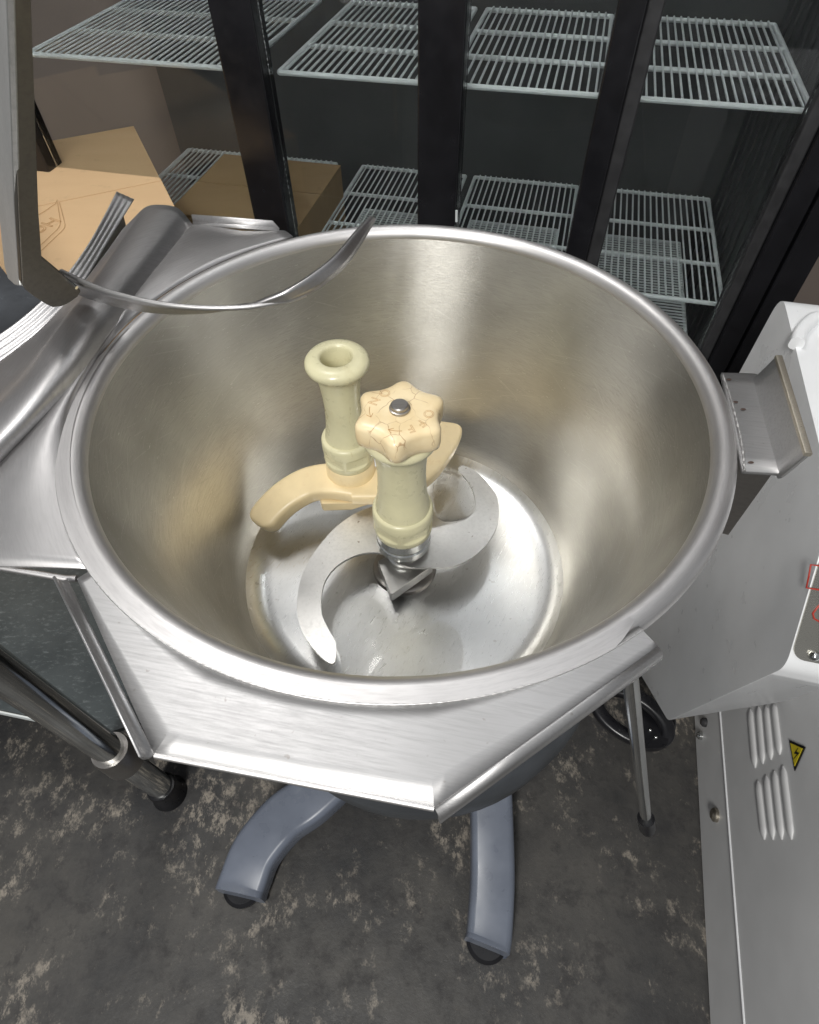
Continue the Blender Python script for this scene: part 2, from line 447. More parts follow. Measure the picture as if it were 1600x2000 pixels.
# lips of the front flange
def lip(name, p, q, up, out, th=.0022, mat='plate'):
    bm = bmesh.new(); d = (q - p).normalized(); s = d.cross(EZ)
    if s.dot(Vector((p.x, p.y, 0))) < 0: s = -s
    prf = []
    for k in range(7):
        a = k / 6 * math.pi / 2; rr = .005
        prf.append((rr * math.sin(a) * (1 if out else 1), (rr - rr * math.cos(a)) * (1 if up > 0 else -1)))
    prf.append((.005, up))
    rws = [[v + s * x + EZ * z for v in (p, p.lerp(q, .33), p.lerp(q, .66), q)] for x, z in prf]
    grid(bm, rws)
    o = obj_bm(name, bm, M[mat], bowl, 50); solid(o, th, 0); return o
lip('flange_lip', B_, C_, -.013, 1)
lip('flange_lip', D_, at_z(133, 1132, PZ), .009, 1, .0016)
bm = bmesh.new(); tube(bm, [D_ + Vector((0, 0, -.0005)), C_ + Vector((0, 0, -.0005))], .0019, 10)
obj_bm('flange_edge', bm, M['rim'], bowl, 60)

# smooth fillet from the rolled rim down to the plates
bm = bmesh.new()
a_end = aL - R_(60)
rowsf = []
for k in range(11):
    t = k / 10; row = []
    for i in range(241):
        e = min(1.0, .35 + i / 14, (240 - i) / 34); e = e * e * (3 - 2 * e)
        r = .2600 + .0108 * t * (.12 + .88 * e); z = .0007 - .0004 * (t * t * (3 - 2 * t)) - (1 - e) * t * .0006
        a = aR + (a_end - aR) * i / 240; row.append(Vector((r * math.cos(a), r * math.sin(a), z)))
    rowsf.append(row)
grid(bm, rowsf); obj_bm('rim_fillet', bm, M['rim'], bowl, 60)
# weld beads
def bead(name, a0, a1, r, z, n, rad):
    bm = bmesh.new()
    P = [Vector((r * math.cos(a0 + (a1 - a0) * k / n), r * math.sin(a0 + (a1 - a0) * k / n), z)) for k in range(n + 1)]
    sweep(bm, P, lambda i, s: circ(rad * (1.0 + .10 * math.sin(i * 1.1) + random.uniform(-.12, .12)), 8))
    return obj_bm(name, bm, M['weld'], bowl, 70)
bead('weld_bead', aR, aL, .2708, PZ + .0013, 420, .0006)
bead('weld_bead', aL, aL - R_(52), .2708, -.0004, 240, .0006)

# pouring flange on the left: lofted across ridge lines
def curve_px(pts, n=40):
    P = [at_z(x, y, z) for x, y, z in pts]
    C = catmull(P, 8)
    # resample evenly
    Ls = [0]
    for a, b_ in zip(C, C[1:]): Ls.append(Ls[-1] + (b_ - a).length)
    out = []
    j = 0
    for k in range(n + 1):
        t = Ls[-1] * k / n
        while j < len(Ls) - 2 and Ls[j + 1] < t: j += 1
        f = (t - Ls[j]) / max(1e-9, Ls[j + 1] - Ls[j]); out.append(C[j].lerp(C[j + 1], f))
    return out
aT = ang_of(at_z(562, 462, -.012))
c0 = arc(aT, aL + 2 * math.pi, .2675, -.0018, 40)
c1 = curve_px([(545, 452, -0.0052), (470, 452, -0.0052), (376, 440, -0.0020), (325, 500, 0.0012), (270, 570, 0.0028), (215, 650, 0.0036), (150, 740, 0.0044), (80, 820, 0.0028), (0, 905, -0.0004), (-70, 990, -0.0036), (-100, 1110, -0.0068)])
cA = [a.lerp(b_, .5) + Vector((0, 0, 0.0028)) for a, b_ in zip(c0, c1)]
d1 = curve_px([(376, 440, -0.0020), (325, 500, 0.0012), (270, 570, 0.0028), (215, 650, 0.0036), (150, 740, 0.0044), (80, 820, 0.0028), (0, 905, -0.0004), (-70, 990, -0.0036), (-100, 1110, -0.0068)])
d2 = curve_px([(350, 410, 0.0109), (300, 480, 0.0132), (240, 560, 0.0143), (185, 645, 0.0143), (120, 735, 0.0143), (50, 820, 0.0132), (-20, 890, 0.0109), (-100, 980, 0.0064), (-140, 1105, 0.0008)])
d3 = curve_px([(322, 402, 0.0154), (262, 480, 0.0176), (205, 560, 0.0188), (150, 645, 0.0188), (85, 735, 0.0176), (15, 815, 0.0154), (-60, 890, 0.0120), (-135, 980, 0.0076), (-180, 1100, 0.0008)])
d4 = curve_px([(288, 405, 0.0120), (235, 480, 0.0143), (180, 560, 0.0143), (118, 645, 0.0132), (55, 735, 0.0120), (-20, 810, 0.0098), (-100, 890, 0.0064), (-180, 980, 0.0031), (-230, 1098, -0.0003)])
d5 = curve_px([(262, 428, 0.0012), (220, 495, 0.0012), (165, 570, -0.0004), (103, 650, -0.0020), (35, 735, -0.0036), (-40, 810, -0.0036), (-120, 890, -0.0052), (-210, 980, -0.0052), (-280, 1095, -0.0052)])
d6 = curve_px([(240, 450, -0.0180), (205, 500, -0.0196), (150, 570, -0.0212), (80, 645, -0.0228), (0, 710, -0.0228), (-80, 780, -0.0228), (-170, 860, -0.0228), (-260, 980, -0.0228), (-330, 1090, -0.0228)])
def loft(curves, m=6):
    rows = []
    cols = [catmull([c[i] for c in curves], m) for i in range(len(curves[0]))]
    for k in range(len(cols[0])): rows.append([c[k] for c in cols])
    return rows
bm = bmesh.new(); grid(bm, loft([c0, cA, c1], 4))
o = obj_bm('rear_flange', bm, M['spout'], bowl, 60); solid(o, .002, 0)
bm = bmesh.new(); grid(bm, loft([d1, d2, d3, d4, d5, d6], 6))
o = obj_bm('pouring_channel', bm, M['spout'], bowl, 60); solid(o, .002, 0)
# upturned edge of the rear flange and its front edge
bm = bmesh.new()
p, q = at_z(377, 440, -.002), at_z(545, 452, -.005)
grid(bm, [[p, p.lerp(q, .5), q], [p + Vector((0, .004, .002)), p.lerp(q, .5) + Vector((0, .004, .002)), q + Vector((0, .004, .002))],
          [p + Vector((0, .006, .009)), p.lerp(q, .5) + Vector((0, .006, .009)), q + Vector((-.006, .006, .009))]])
o = obj_bm('flange_lip', bm, M['rim'], bowl, 30); solid(o, .002, 0)
bm = bmesh.new(); tube(bm, [at_z(150, 1130, -.0055), at_z(128, 1130, -.0055), at_z(0, 1108, -.0055), at_z(-150, 1090, -.0055)], .0022, 10)
obj_bm('flange_edge', bm, M['rim'], bowl, 60)

# bracket welded to the right side of the rim
P0 = at_z(1408, 731, -.004); P1 = at_z(1448, 922, -.004)
ZB = -.004
a0 = at_z(1480, 733, ZB); a1 = at_z(1530, 927, ZB)
b0 = at_z(1520, 697, .030); b1 = at_z(1578, 888, .024)
sA = [at_z(1408, 731, ZB), a0.lerp(P0, .1), (a0 * .62 + b0 * .38) + Vector((-.003, 0, -.010)), b0]
sB = [at_z(1450, 922, ZB), a1.lerp(P1, .1), (a1 * .62 + b1 * .38) + Vector((-.003, 0, -.010)), b1]
cA_ = catmull(sA, 8); cB_ = catmull(sB, 8)
bm = bmesh.new(); grid(bm, [[a.lerp(b_, k / 8) for k in range(9)] for a, b_ in zip(cA_, cB_)])
o = obj_bm('side_bracket', bm, M['plate'], bowl, 50); solid(o, .0035, 0)
bm = bmesh.new(); sweep(bm, [b0, b0.lerp(b1, .5), b1], lambda i, s: rrect(.0052, .0035, .0008))
obj_bm('bracket_edge', bm, M['rust'], bowl, 30)
bm = bmesh.new()
q0 = at_z(1448, 924, ZB - .003); q1 = at_z(1545, 924, ZB - .003)
prism(bm, [Vector((.262 * math.cos(R_(-18.5)), .262 * math.sin(R_(-18.5)), ZB - .004)), q1 + Vector((-.010, .004, 0)), q1 + Vector((-.03, .11, 0)), Vector((.262, .02, ZB - .004)), Vector((.262 * math.cos(R_(-9)), .262 * math.sin(R_(-9)), ZB - .004))], (0, 0, -.085))
o = obj_bm('bracket_box', bm, M['darksteel'], bowl, 30)
bm = bmesh.new(); Pw = [at_z(x, y, ZB + .003) for x, y in ((1412, 733), (1425, 770), (1436, 810), (1446, 850), (1452, 890), (1454, 920))]
sweep(bm, catmull(Pw, 14), lambda i, s: circ(.0010 * (1 + random.uniform(-.4, .4)), 7))
obj_bm('weld_bead', bm, M['weld'], bowl, 70)
# hard scratches / burn spots on bracket
for (x, y) in ((1424, 741), (1467, 903), (1437, 785), (1452, 799)):
    bm = bmesh.new(); c = at_z(x, y, ZB + .0025)
    bmesh.ops.create_icosphere(bm, subdivisions=2, radius=.0014, matrix=Matrix.Translation(c) @ Matrix.Diagonal((1.6, .8, .35, 1)))
    obj_bm('weld_spatter', bm, M['burn'], bowl)

# puddle of water on the bowl floor
pz = -.2893
def puddle(px, label):
    pp = [at_z(x, y, pz) for x, y in px]
    loop = catmull(pp, 5, True)
    bm = bmesh.new()
    cen = sum(loop, Vector()) / len(loop)
    top = [bm.verts.new(cen.lerp(p, .975) + Vector((0, 0, .0008))) for p in loop]
    mid = [bm.verts.new(p + Vector((0, 0, .0000))) for p in loop]
    low = [bm.verts.new(p + Vector((0, 0, -.0004))) for p in loop]
    k = len(loop)
    ct = bm.verts.new(cen + Vector((0, 0, .0008))); cb = bm.verts.new(cen + Vector((0, 0, -.0004)))
    for i in range(k): bm.faces.new((ct, top[i], top[(i + 1) % k])); bm.faces.new((cb, low[(i + 1) % k], low[i]))
    for i in range(k):
        j = (i + 1) % k
        bm.faces.new((top[i], mid[i], mid[j], top[j])); bm.faces.new((mid[i], low[i], low[j], mid[j]))
    tag(obj_bm('water_puddle', bm, M['water'], None, 40), label, 'puddle', 'puddles on the bowl floor')
PX1 = ((655, 1205), (668, 1178), (695, 1152), (730, 1140), (775, 1160), (806, 1168), (832, 1182), (840, 1205), (868, 1215), (893, 1235), (905, 1265), (902, 1300), (885, 1330), (850, 1350), (760, 1375), (690, 1372), (672, 1340), (668, 1300), (655, 1250))
puddle(PX1, 'thin clear puddle of water in front of the pointed lower blade')
puddle(((852, 930), (880, 915), (905, 925), (925, 955), (930, 985), (915, 1008), (880, 1018), (856, 1010), (845, 975)), 'small clear puddle of water inside the curve of the right hand blade')

# ------------------------------------------------------------------ cutter attachment with star knob
cut = thing('cutter_attachment', 'ivory shaft with cream star knob and curved steel blades in middle of the bowl', 'blade attachment')
def hexr(amt):
    def f(t, r, z):
        a = (t + R_(20)) % R_(60) - R_(30)
        return r * ((1 - amt) + amt * min(1.0, (0.90 / math.cos(a))))
    return f
bm = bmesh.new()
lathe(bm, [(0, -.058), (.031, -.058), (.0345, -.062), (.034, -.066), (.0295, -.071), (.0268, -.078), (.0252, -.088), (.0243, -.100), (.0240, -.114), (.0246, -.130), (.0260, -.146), (.0278, -.158), (.0292, -.168)], seg=64)
obj_bm('sleeve', bm, M['sleeve'], cut, 60)
def collar(name, c, zt, parent, mat, k=1.0):
    bm = bmesh.new()
    lathe(bm, [(.0205, zt + .001), (.0270, zt + .0015), (.0298, zt + .0005), (.0308, zt - .002), (.0312, zt - .0105)], c=c, seg=240)
    def flat(t, r, z):
        a = ((t + R_(35)) % R_(60)) - R_(30)
        e = max(0, z - (zt - .0150)) * 1.1 + max(0, (zt - .0265) - z) * 1.1
        return min(r, .0279 / math.cos(a) + e)
    zz = [-.0105 - .0006 * q for q in range(10)] + [-.020, -.024] + [-.0262 - .0006 * q for q in range(8)]
    lathe(bm, [(.0312 - (.0004 if q < -.029 else 0), zt + q) for q in zz] + [(.0304, zt - .036), (.029, zt - .038), (0, zt - .038)], c=c, seg=240, rfun=flat)
    bmesh.ops.remove_doubles(bm, verts=bm.verts, dist=1e-5)
    for v in bm.verts: v.co.x = c[0] + (v.co.x - c[0]) * k; v.co.y = c[1] + (v.co.y - c[1]) * k
    return obj_bm(name, bm, mat, parent, 70)
collar('hex_collar', (0, 0, 0), -.166, cut, M['sleeve'], 1.04)
# knob
def star(t, r, z): 
    return r * (1 + .105 * math.cos(6 * (t - R_(84))))
bm = bmesh.new()
lathe(bm, [(0, -.0305), (.008, -.0300), (.026, -.0300), (.0325, -.0303), (.0360, -.0322), (.0376, -.0352), (.0378, -.048), (.0368, -.0545), (.034, -.0575), (0, -.0575)], seg=144,
      rfun=lambda t, r, z: r * (1 + .105 * min(1, max(0, (r - .008) / .022)) * (math.cos(6 * (t - R_(84))) + .15 * math.cos(12 * (t - R_(84))))))
kn = obj_bm('star_knob', bm, M['knob'], cut, 50)
bm = bmesh.new(); lathe(bm, [(0, -.0235), (.0068, -.0235), (.0078, -.0243), (.0080, -.0272), (.0092, -.0276), (.0090, -.0305)], seg=40)
obj_bm('cap_bolt', bm, M['darksteel'], cut, 20)
KZ = -.0297
def place_char(ch, deg, rad, rotdeg, size=.0125):
    a = R_(deg)
    Mx = Matrix.Translation((rad * math.cos(a), rad * math.sin(a), KZ)) @ Matrix.Rotation(R_(rotdeg), 4, 'Z')
    text_outline('engraved_letter', ch, size, Mx, M['line'], kn, .00012)
for ch, d in (('O', 122), ('N', 154)): place_char(ch, d, .0255, d + 90)
for ch, d in (('O', -14), ('F', -44), ('F', -68)): place_char(ch, d, .0255, d - 90)
def arrow(d0, d1, rad):
    bm = bmesh.new(); P = [Vector((rad * math.cos(R_(d0 + (d1 - d0) * k / 8)), rad * math.sin(R_(d0 + (d1 - d0) * k / 8)), KZ)) for k in range(9)]
    tube(bm, P, .00022, 6)
    t = (P[-1] - P[-2]).normalized(); s = t.cross(EZ)
    for sg in (1, -1): tube(bm, [P[-1], P[-1] - t * .004 + s * sg * .003], .00022, 6)
    obj_bm('engraved_arrow', bm, M['line'], kn)
arrow(172, 200, .0265); arrow(-86, -112, .0265)
# steel hub
bm = bmesh.new()
lathe(bm, [(.0225, -.200), (.0298, -.2025), (.0300, -.2160), (.0286, -.2170), (.0286, -.2200), (.0304, -.2210), (.0308, -.2290), (.0235, -.2300), (.0230, -.2350), (.0195, -.2360), (.0195, -.2500), (.0215, -.2510), (.0215, -.2545), (.0195, -.2555), (.0195, -.2832), (0, -.2832)], seg=72)
obj_bm('steel_hub', bm, M['chrome'], cut, 30)
BZ = -.238
bp = [(800, 985), (760, 984), (725, 990), (690, 1005), (650, 1035), (612, 1082), (588, 1130), (580, 1185), (590, 1232), (613, 1268), (638, 1292), (652, 1295), (657, 1278), (655, 1255), (640, 1225), (629, 1200), (628, 1165), (636, 1133), (656, 1107), (686, 1088), (720, 1079), (755, 1082), (778, 1100), (805, 1108), (840, 1108), (880, 1107), (920, 1090), (953, 1060), (973, 1020), (972, 975), (953, 943), (925, 918), (903, 909), (896, 918), (915, 940), (927, 968), (926, 998), (905, 1017), (870, 1026), (840, 1030), (832, 1005)]
loop = catmull([at_z(x, y, BZ) for x, y in bp], 4, True)
bm = bmesh.new(); prism(bm, loop, (0, 0, -.0035))
o = obj_bm('curved_blade', bm, M['blade'], cut, 30)
lt = -.257
tri = [at_z(738, 1096, lt), at_z(762, 1158, lt), at_z(767, 1160, lt), at_z(846, 1104, lt), at_z(800, 1060, lt)]
bm = bmesh.new(); prism(bm, tri, (0, 0, -.0155))
o = obj_bm('lower_blade', bm, M['blade'], cut, 30); bevel(o, .0008, 2)

# ------------------------------------------------------------------ kneading attachment
kc = (-.062, .088, 0)
knd = thing('kneading_attachment', 'hollow ivory shaft with flared open top and cream curved mixing arms behind the star knob', 'mixing attachment')
bm = bmesh.new()
lathe(bm, [(.0125, -.11), (.0135, -.06), (.0150, -.046), (.0158, -.0425), (.0166, -.0405), (.0185, -.0396), (.0245, -.0402), (.0295, -.0422), (.0318, -.0452), (.0322, -.0485), (.0312, -.0515), (.0288, -.0540), (.0262, -.0556), (.0240, -.0584), (.0224, -.064), (.0208, -.074), (.0198, -.088), (.0194, -.102), (.0198, -.116), (.0210, -.130), (.0228, -.142), (.0250, -.153)], c=kc, seg=72)
bmesh.ops.contextual_create(bm, geom=[])
lathe(bm, [(.0125, -.11), (0, -.11)], c=kc, seg=72)
obj_bm('sleeve', bm, M['sleeve'], knd, 60)
collar('hex_collar', kc, -.150, knd, M['sleeve'], .93)
bm = bmesh.new()
lathe(bm, [(0, -.187), (.0275, -.187), (.0283, -.188), (.0290, -.205), (.0300, -.222), (.0300, -.2350), (0, -.2355)], c=kc, seg=64)
hub = obj_bm('hub', bm, M['arm'], knd, 40)
def arm(pts, w0, w1, h0, h1):
    P = catmull([at_z(x, y, z) for x, y, z in pts], 8)
    bm = bmesh.new()
    def sec(i, s):
        w = w0 + (w1 - w0) * s; h = h0 + (h1 - h0) * s
        e = max(0.0, (s - .86) / .14); k = math.sqrt(max(.02, 1 - e * e)); w *= k; h *= (.55 + .45 * k)
        return rrect(w, h, min(w, h) * .28)
    sweep(bm, P, sec)
    return obj_bm('mixing_arm', bm, M['arm'], knd, 50)
arm([(705, 945, -.216), (655, 940, -.216), (606, 946, -.222), (562, 970, -.230), (529, 1001, -.240), (509, 1030, -.248)], .050, .038, .018, .026)
arm([(690, 948, -.216), (760, 945, -.216), (812, 922, -.218), (846, 884, -.222), (866, 850, -.225), (872, 830, -.226)], .050, .044, .018, .016)
bm = bmesh.new()
pr = [at_z(624, 978, -.238), at_z(631, 998, -.238), at_z(690, 996, -.238), at_z(735, 982, -.238), at_z(760, 950, -.238), at_z(650, 950, -.238)]
prism(bm, pr, (0, 0, .014)); o = obj_bm('web_plate', bm, M['arm'], knd, 30); bevel(o, .002, 3)

# ------------------------------------------------------------------ curved scraper strip on its arm
scr = thing('scraper_arm', 'dull steel arm with a thin curved steel strip reaching over the bowl, upper left', 'scraper arm')
Apts = [(120, 530, .058), (160, 549, .058), (215, 570, .057), (300, 591, .056), (390, 601, .055), (480, 600, .055), (545, 590, .055), (580, 582, .056), (628, 558, .058), (678, 515, .061), (712, 463, .064), (731, 427, .066)]
Bpts = [(100, 548, .030), (150, 571, .030), (212, 592, .032), (300, 608, .036), (390, 609, .042), (470, 598, .052), (520, 583, .060), (566, 563, .066), (615, 531, .070), (655, 498, .072), (698, 449, .073), (726, 422, .072)]
CA = catmull([at_z(*p) for p in Apts], 8); CB = catmull([at_z(*p) for p in Bpts], 8)
bm = bmesh.new(); grid(bm, [[a.lerp(b_, k / 3) for a, b_ in zip(CA, CB)] for k in range(4)])
o = obj_bm('curved_strip', bm, M['scraper'], scr, 60); solid(o, .0035, 0)
bm = bmesh.new(); tube(bm, CA[:60], lambda s: .0021, 8); obj_bm('strip_edge', bm, M['plate'], scr, 60)
# arm: bent square bar rising up and out of the picture
def quad_loft(name, secs, mat, parent, bw=.002):
    bm = bmesh.new(); V = [[bm.verts.new(p) for p in s] for s in secs]; k = len(V[0])
    for A, B in zip(V, V[1:]):
        for i in range(k): bm.faces.new((A[i], A[(i + 1) % k], B[(i + 1) % k], B[i]))
    bm.faces.new(V[0]); bm.faces.new(V[-1][::-1])
    o = obj_bm(name, bm, mat, parent, 30)
    if bw: bevel(o, bw, 3)
    return o
def sect(pz, dx, dy): 
    x, y, z = pz; c = at_z(x, y, z)
    return [c + Vector((-dx, -dy, 0)), c + Vector((dx, -dy, 0)), c + Vector((dx, dy, 0)), c + Vector((-dx, dy, 0))]
o1 = at_z(27, 400, .14); o2 = at_z(68, 400, .135); o3 = at_z(95, 592, .045)
nD = (o2 - o1).cross(o3 - o1).normalized()
if nD.z < 0: nD = -nD
bm = bmesh.new()
pts = [(10, -40), (50, -40), (68, 400), (75, 494), (112, 525), (152, 560), (146, 571), (129, 583), (112, 590), (97, 592), (84, 586), (62, 572), (44, 558), (36, 545), (27, 400)]
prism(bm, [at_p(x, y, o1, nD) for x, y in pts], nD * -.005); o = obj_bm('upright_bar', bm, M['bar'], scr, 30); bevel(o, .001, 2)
l1 = at_p(27, 400, o1, nD); l2 = at_p(36, 545, o1, nD); l3 = at_z(-6, 400, .085)
nL = (l2 - l1).cross(l3 - l1).normalized()
if nL.z < 0: nL = -nL
bm = bmesh.new()
prism(bm, [at_p(x, y, l1, nL) for x, y in ((10, -40), (27, 400), (36, 545), (38, 558), (28, 556), (16, 545), (9, 520), (-4, 400), (-20, -40))], nL * -.004)
o = obj_bm('side_bar', bm, M['lit_bar'], scr, 30); bevel(o, .001, 2)
bm = bmesh.new(); tube(bm, [at_z(86, 512, .072), at_z(150, 562, .060)], .0016, 8); obj_bm('pivot_pin', bm, M['chrome'], scr)

# ------------------------------------------------------------------ ridged curved steel lid edge behind the pouring channel
lid = thing('ridged_steel_lid', 'curved edge of a steel lid with parallel ridges, behind the pouring channel', 'steel lid')
outc = curve_px([(228, 375, -.02), (180, 465, -.03), (132, 535, -.035), (80, 590, -.04), (20, 640, -.045), (-60, 690, -.05)], 40)
innc = curve_px([(262, 390, -.03), (213, 470, -.04), (165, 550, -.045), (112, 618, -.05), (45, 675, -.055), (-40, 735, -.06)], 40)
rows = []
for k in range(41):
    t = k / 40; rows.append([a.lerp(b_, t) + Vector((0, 0, .00025 * math.sin(t * math.pi * 7))) for a, b_ in zip(outc, innc)])
bm = bmesh.new(); grid(bm, rows); o = obj_bm('ridged_edge', bm, M['spout'], lid, 70); solid(o, .0015, 0)
bm = bmesh.new(); P = [p + Vector((0, 0, -.004)) for p in outc]
grid(bm, [P, [p + Vector((-.01, .01, -.05)) for p in P]]); obj_bm('lid_skirt', bm, M['darksteel'], lid, 60)
bm = bmesh.new()
drk = [at_z(x, y, -.10) for x, y in ((-120, 300), (-30, 480), (20, 545), (60, 565), (130, 560), (60, 640), (-20, 700), (-200, 800))]
prism(bm, drk, (0, 0, -.03)); o = obj_bm('lid_underside', bm, M['dark'], lid, 30)

# ------------------------------------------------------------------ cardboard boxes
def cbox(label, corner_px, z, sx, sy, sz, mat, yaw, nm='cardboard_box'):
    t = thing(nm, label, 'box', 'cardboard boxes beside the fridge')
    ux = Vector((math.cos(yaw), math.sin(yaw), 0)); uy = Vector((-math.sin(yaw), math.cos(yaw), 0))
    c = at_z(*corner_px, z)
    bm = bmesh.new(); box(bm, c - EZ * sz, ux * sx, uy * sy, EZ * (sz - .004)); o = obj_bm('carton', bm, mat, t, 30); bevel(o, .002, 2)
    for k in (0, 1):
        bm = bmesh.new(); box(bm, c + uy * (sy * (.5 * k) + (.001 if k else 0)) - EZ * .0035, ux * sx, uy * (sy * .5 - .002), EZ * .0035)
        obj_bm('top_flap', bm, mat, t, 30)
    return t, c, ux, uy
b1, c, ux, uy = cbox('pale cardboard box with outlined lettering on top, left behind the scraper arm', (150, 540), -.22, .75, .62, .5, M['card'], R_(25))
# shift so that the box fills the gap behind the arm
b1.location = -ux * .55 + uy * -.02
Mx = Matrix.Translation(at_z(87, 442, -.2185)) @ Matrix.Rotation(R_(60), 4, 'Z')
t_ = text_outline('printed_lettering', 'OH', .040, Mx, M['line'], None, .00035)
t_.parent = b1; t_.matrix_parent_inverse = Matrix.Translation(-b1.location) ; t_.matrix_parent_inverse = Matrix.Identity(4); t_.location = -b1.location
def printed(pts, closed=False):
    bm = bmesh.new(); P = [at_z(x, y, -.2185) for x, y in pts]
    P = catmull(P, 1) if not closed else P
    for a, b_ in zip(P, P[1:]): tube(bm, [a, b_], .00035, 6)
    o = obj_bm('printed_line', bm, M['line'], b1); o.location = -b1.location
printed([(60, 428), (88, 412), (108, 398), (112, 390)]); printed([(112, 395), (118, 432), (117, 440), (112, 448), (80, 478), (60, 494)])
printed([(116, 395), (127, 438), (126, 445), (120, 452), (80, 490), (60, 512)])
b2, c, ux, uy = cbox('brown cardboard box with worn edge beside the black fridge post', (360, 428), -.30, .30, .30, .45, M['card2'], R_(-14))
b2.location = uy * .02 + ux * (-.05)

# ------------------------------------------------------------------ glass door fridge
fr = thing('display_fridge', 'black framed glass door display fridge with white wire shelves behind the bowl', 'fridge')
PF = Vector((0, .75, 0))
bF = PF.dot(EY)                                   # face plane distance in room axes
def fa(x, y): return at_p(x, y, PF, EY).dot(EX)
ZT, ZBm = 1.0, FZ + .12
def fpost(a0, a1, d0=0.0, d1=.05, mat='blackm', nm='door_frame', z0=ZBm, z1=ZT, bw=.004):
    bm = bmesh.new(); box(bm, room(a0, bF + d0, z0), EX * (a1 - a0), EY * (d1 - d0), EZ * (z1 - z0))
    o = obj_bm(nm, bm, M[mat], fr, 30); bevel(o, bw, 2); return o
aL0, aL1 = fa(490, 400), fa(557, 400)
aM0, aM1 = fa(815, 400), fa(892, 400)
aN0, aN1 = fa(1125, 400), fa(1172, 400)
aR0, aR1 = fa(1504, 400), fa(1545, 400)
aR2 = fa(1600, 500)
fpost(aL0, aL1); fpost(aM0, aM1); fpost(aN0, aN1); fpost(fa(1172, 400) + .0, fa(1200, 400), .012, .05, 'seam', 'door_gasket')
fpost(aR0, aR0 + .022, .01, .05, 'seam', 'door_gasket'); fpost(aR0 + .022, aR1 + .03); fpost(aR1 + .033, aR2, -.004, .62, 'blackm', 'side_panel')
fpost(-1.0, -.93); 
fpost(-1.0, aR2, 0, .05, 'blackm', 'door_frame', ZT - .1, ZT)
fpost(-1.0, aR2, .0, .6, 'blackm', 'fridge_base', FZ + .002, ZBm - .002)
# glint on the door handle, drawn as a thin white tube
bm = bmesh.new(); tube(bm, [room(fa(893, 410), bF - .006, at_p(893, 408, PF, EY).z), room(fa(893, 428), bF - .006, at_p(893, 430, PF, EY).z)], .0022, 8)
obj_bm('handle_glint', bm, M['wire'], fr)
for (a, b_) in ((-.93, aL0), (aL1, aM0), (aM1, aN0), (aN1, aR0)):
    bm = bmesh.new(); box(bm, room(a + .001, bF + .025, ZBm), EX * (b_ - a - .002), EY * .004, EZ * (ZT - .1 - ZBm))
    obj_bm('glass_door', bm, M['glass'], fr, 0)
# liner
for nm, o_, s in (('back_liner', room(-1.0, bF + .60, ZBm), (EX * (aR2 + 1.0 - .04), EY * .02, EZ * (ZT - ZBm))),
                  ('side_liner', room(aR1 + .018, bF + .055, ZBm), (EX * .012, EY * .54, EZ * (ZT - ZBm))),
                  ('floor_liner', room(-1.0, bF + .055, ZBm), (EX * (aR1 + 1.0), EY * .54, EZ * .01))):
    bm = bmesh.new(); box(bm, o_, *s); obj_bm(nm, bm, M['inner'], fr, 0)
# ribs on liner wall
bm = bmesh.new()
for k in range(9): box(bm, room(aR1 + .012, bF + .09 + k * .055, ZBm + .02), EX * .005, EY * .02, EZ * (ZT - ZBm - .1))
obj_bm('liner_ribs', bm, M['inner'], fr, 30)
def wire_shelf(a0, a1, z, b0=.07, b1=.52, pitch=.0135, cross=(0, .33, .66, 1), lateral=False):
    sh = bmesh.new()
    for c_ in cross:
        tube(sh, [room(a0, bF + b0 + (b1 - b0) * c_, z), room(a1, bF + b0 + (b1 - b0) * c_, z)], .0045, 8)
    for a in (a0, a1): tube(sh, [room(a, bF + b0, z), room(a, bF + b1, z)], .0045, 8)
    s = obj_bm('wire_shelf', sh, M['wire'], fr)
    g = bmesh.new(); 
    if not lateral:
        n = int((a1 - a0) / pitch)
        for k in range(1, n): 
            a = a0 + (a1 - a0) * k / n; tube(g, [room(a, bF + b0, z + .0045), room(a, bF + b1, z + .0055)], .0021, 5)
    else:
        n = int((b1 - b0) / pitch)
        for k in range(1, n):
            b_ = bF + b0 + (b1 - b0) * k / n; tube(g, [room(a0, b_, z + .0045), room(a1, b_, z + .0045)], .0022, 5)
    go = obj_bm('shelf_wires', g, M['wire'], s); go['kind'] = 'stuff'
# shelf front bar through (1340,585)
PS = PF + EY * .07
zs = at_p(1340, 586, PS, EY).z
aE = at_p(1412, 594, PS, EY).dot(EX)
for (a0, a1) in ((aN0 + .035, aE), (aM0 + .035, aN0 + .01), (aL1 + .0, aM0 + .01), (-.92, aL0)):
    wire_shelf(a0, a1, zs)
    wire_shelf(a0, a1 - .03, zs - .115, b0=.05, pitch=.0115, lateral=True, cross=(0, 1))
    wire_shelf(a0, a1, zs + .34)
    wire_shelf(a0, a1, zs - .36, pitch=.017, lateral=True)

# ------------------------------------------------------------------ wire shelving cart, lower left
cart = thing('shelving_cart', 'chrome post shelving cart with dark mottled shelf at the lower left', 'shelving')
pxy = Vector((-.492, -.10, 0)); 
top_ = at_z(-20, 1310, -.34)
PC = Vector((-.478, -.104))
bm = bmesh.new(); tube(bm, [(PC.x, PC.y, .25), (PC.x, PC.y, -.90)], .0225, 32); obj_bm('chrome_post', bm, M['chrome'], cart, 60)
bm = bmesh.new(); lathe(bm, [(.0225, -.655), (.0285, -.655), (.0300, -.66), (.0315, -.715), (.030, -.72), (.0225, -.72)], c=(PC.x, PC.y, 0), seg=40)
obj_bm('shelf_collar', bm, M['darksteel'], cart, 40)
bm = bmesh.new(); lathe(bm, [(0, -.890), (.026, -.892), (.028, -.90), (.028, -.93), (.034, -.949), (0, -.949)], c=(PC.x, PC.y, 0), seg=32)
obj_bm('rubber_foot', bm, M['black'], cart, 40)
SZ = -.69
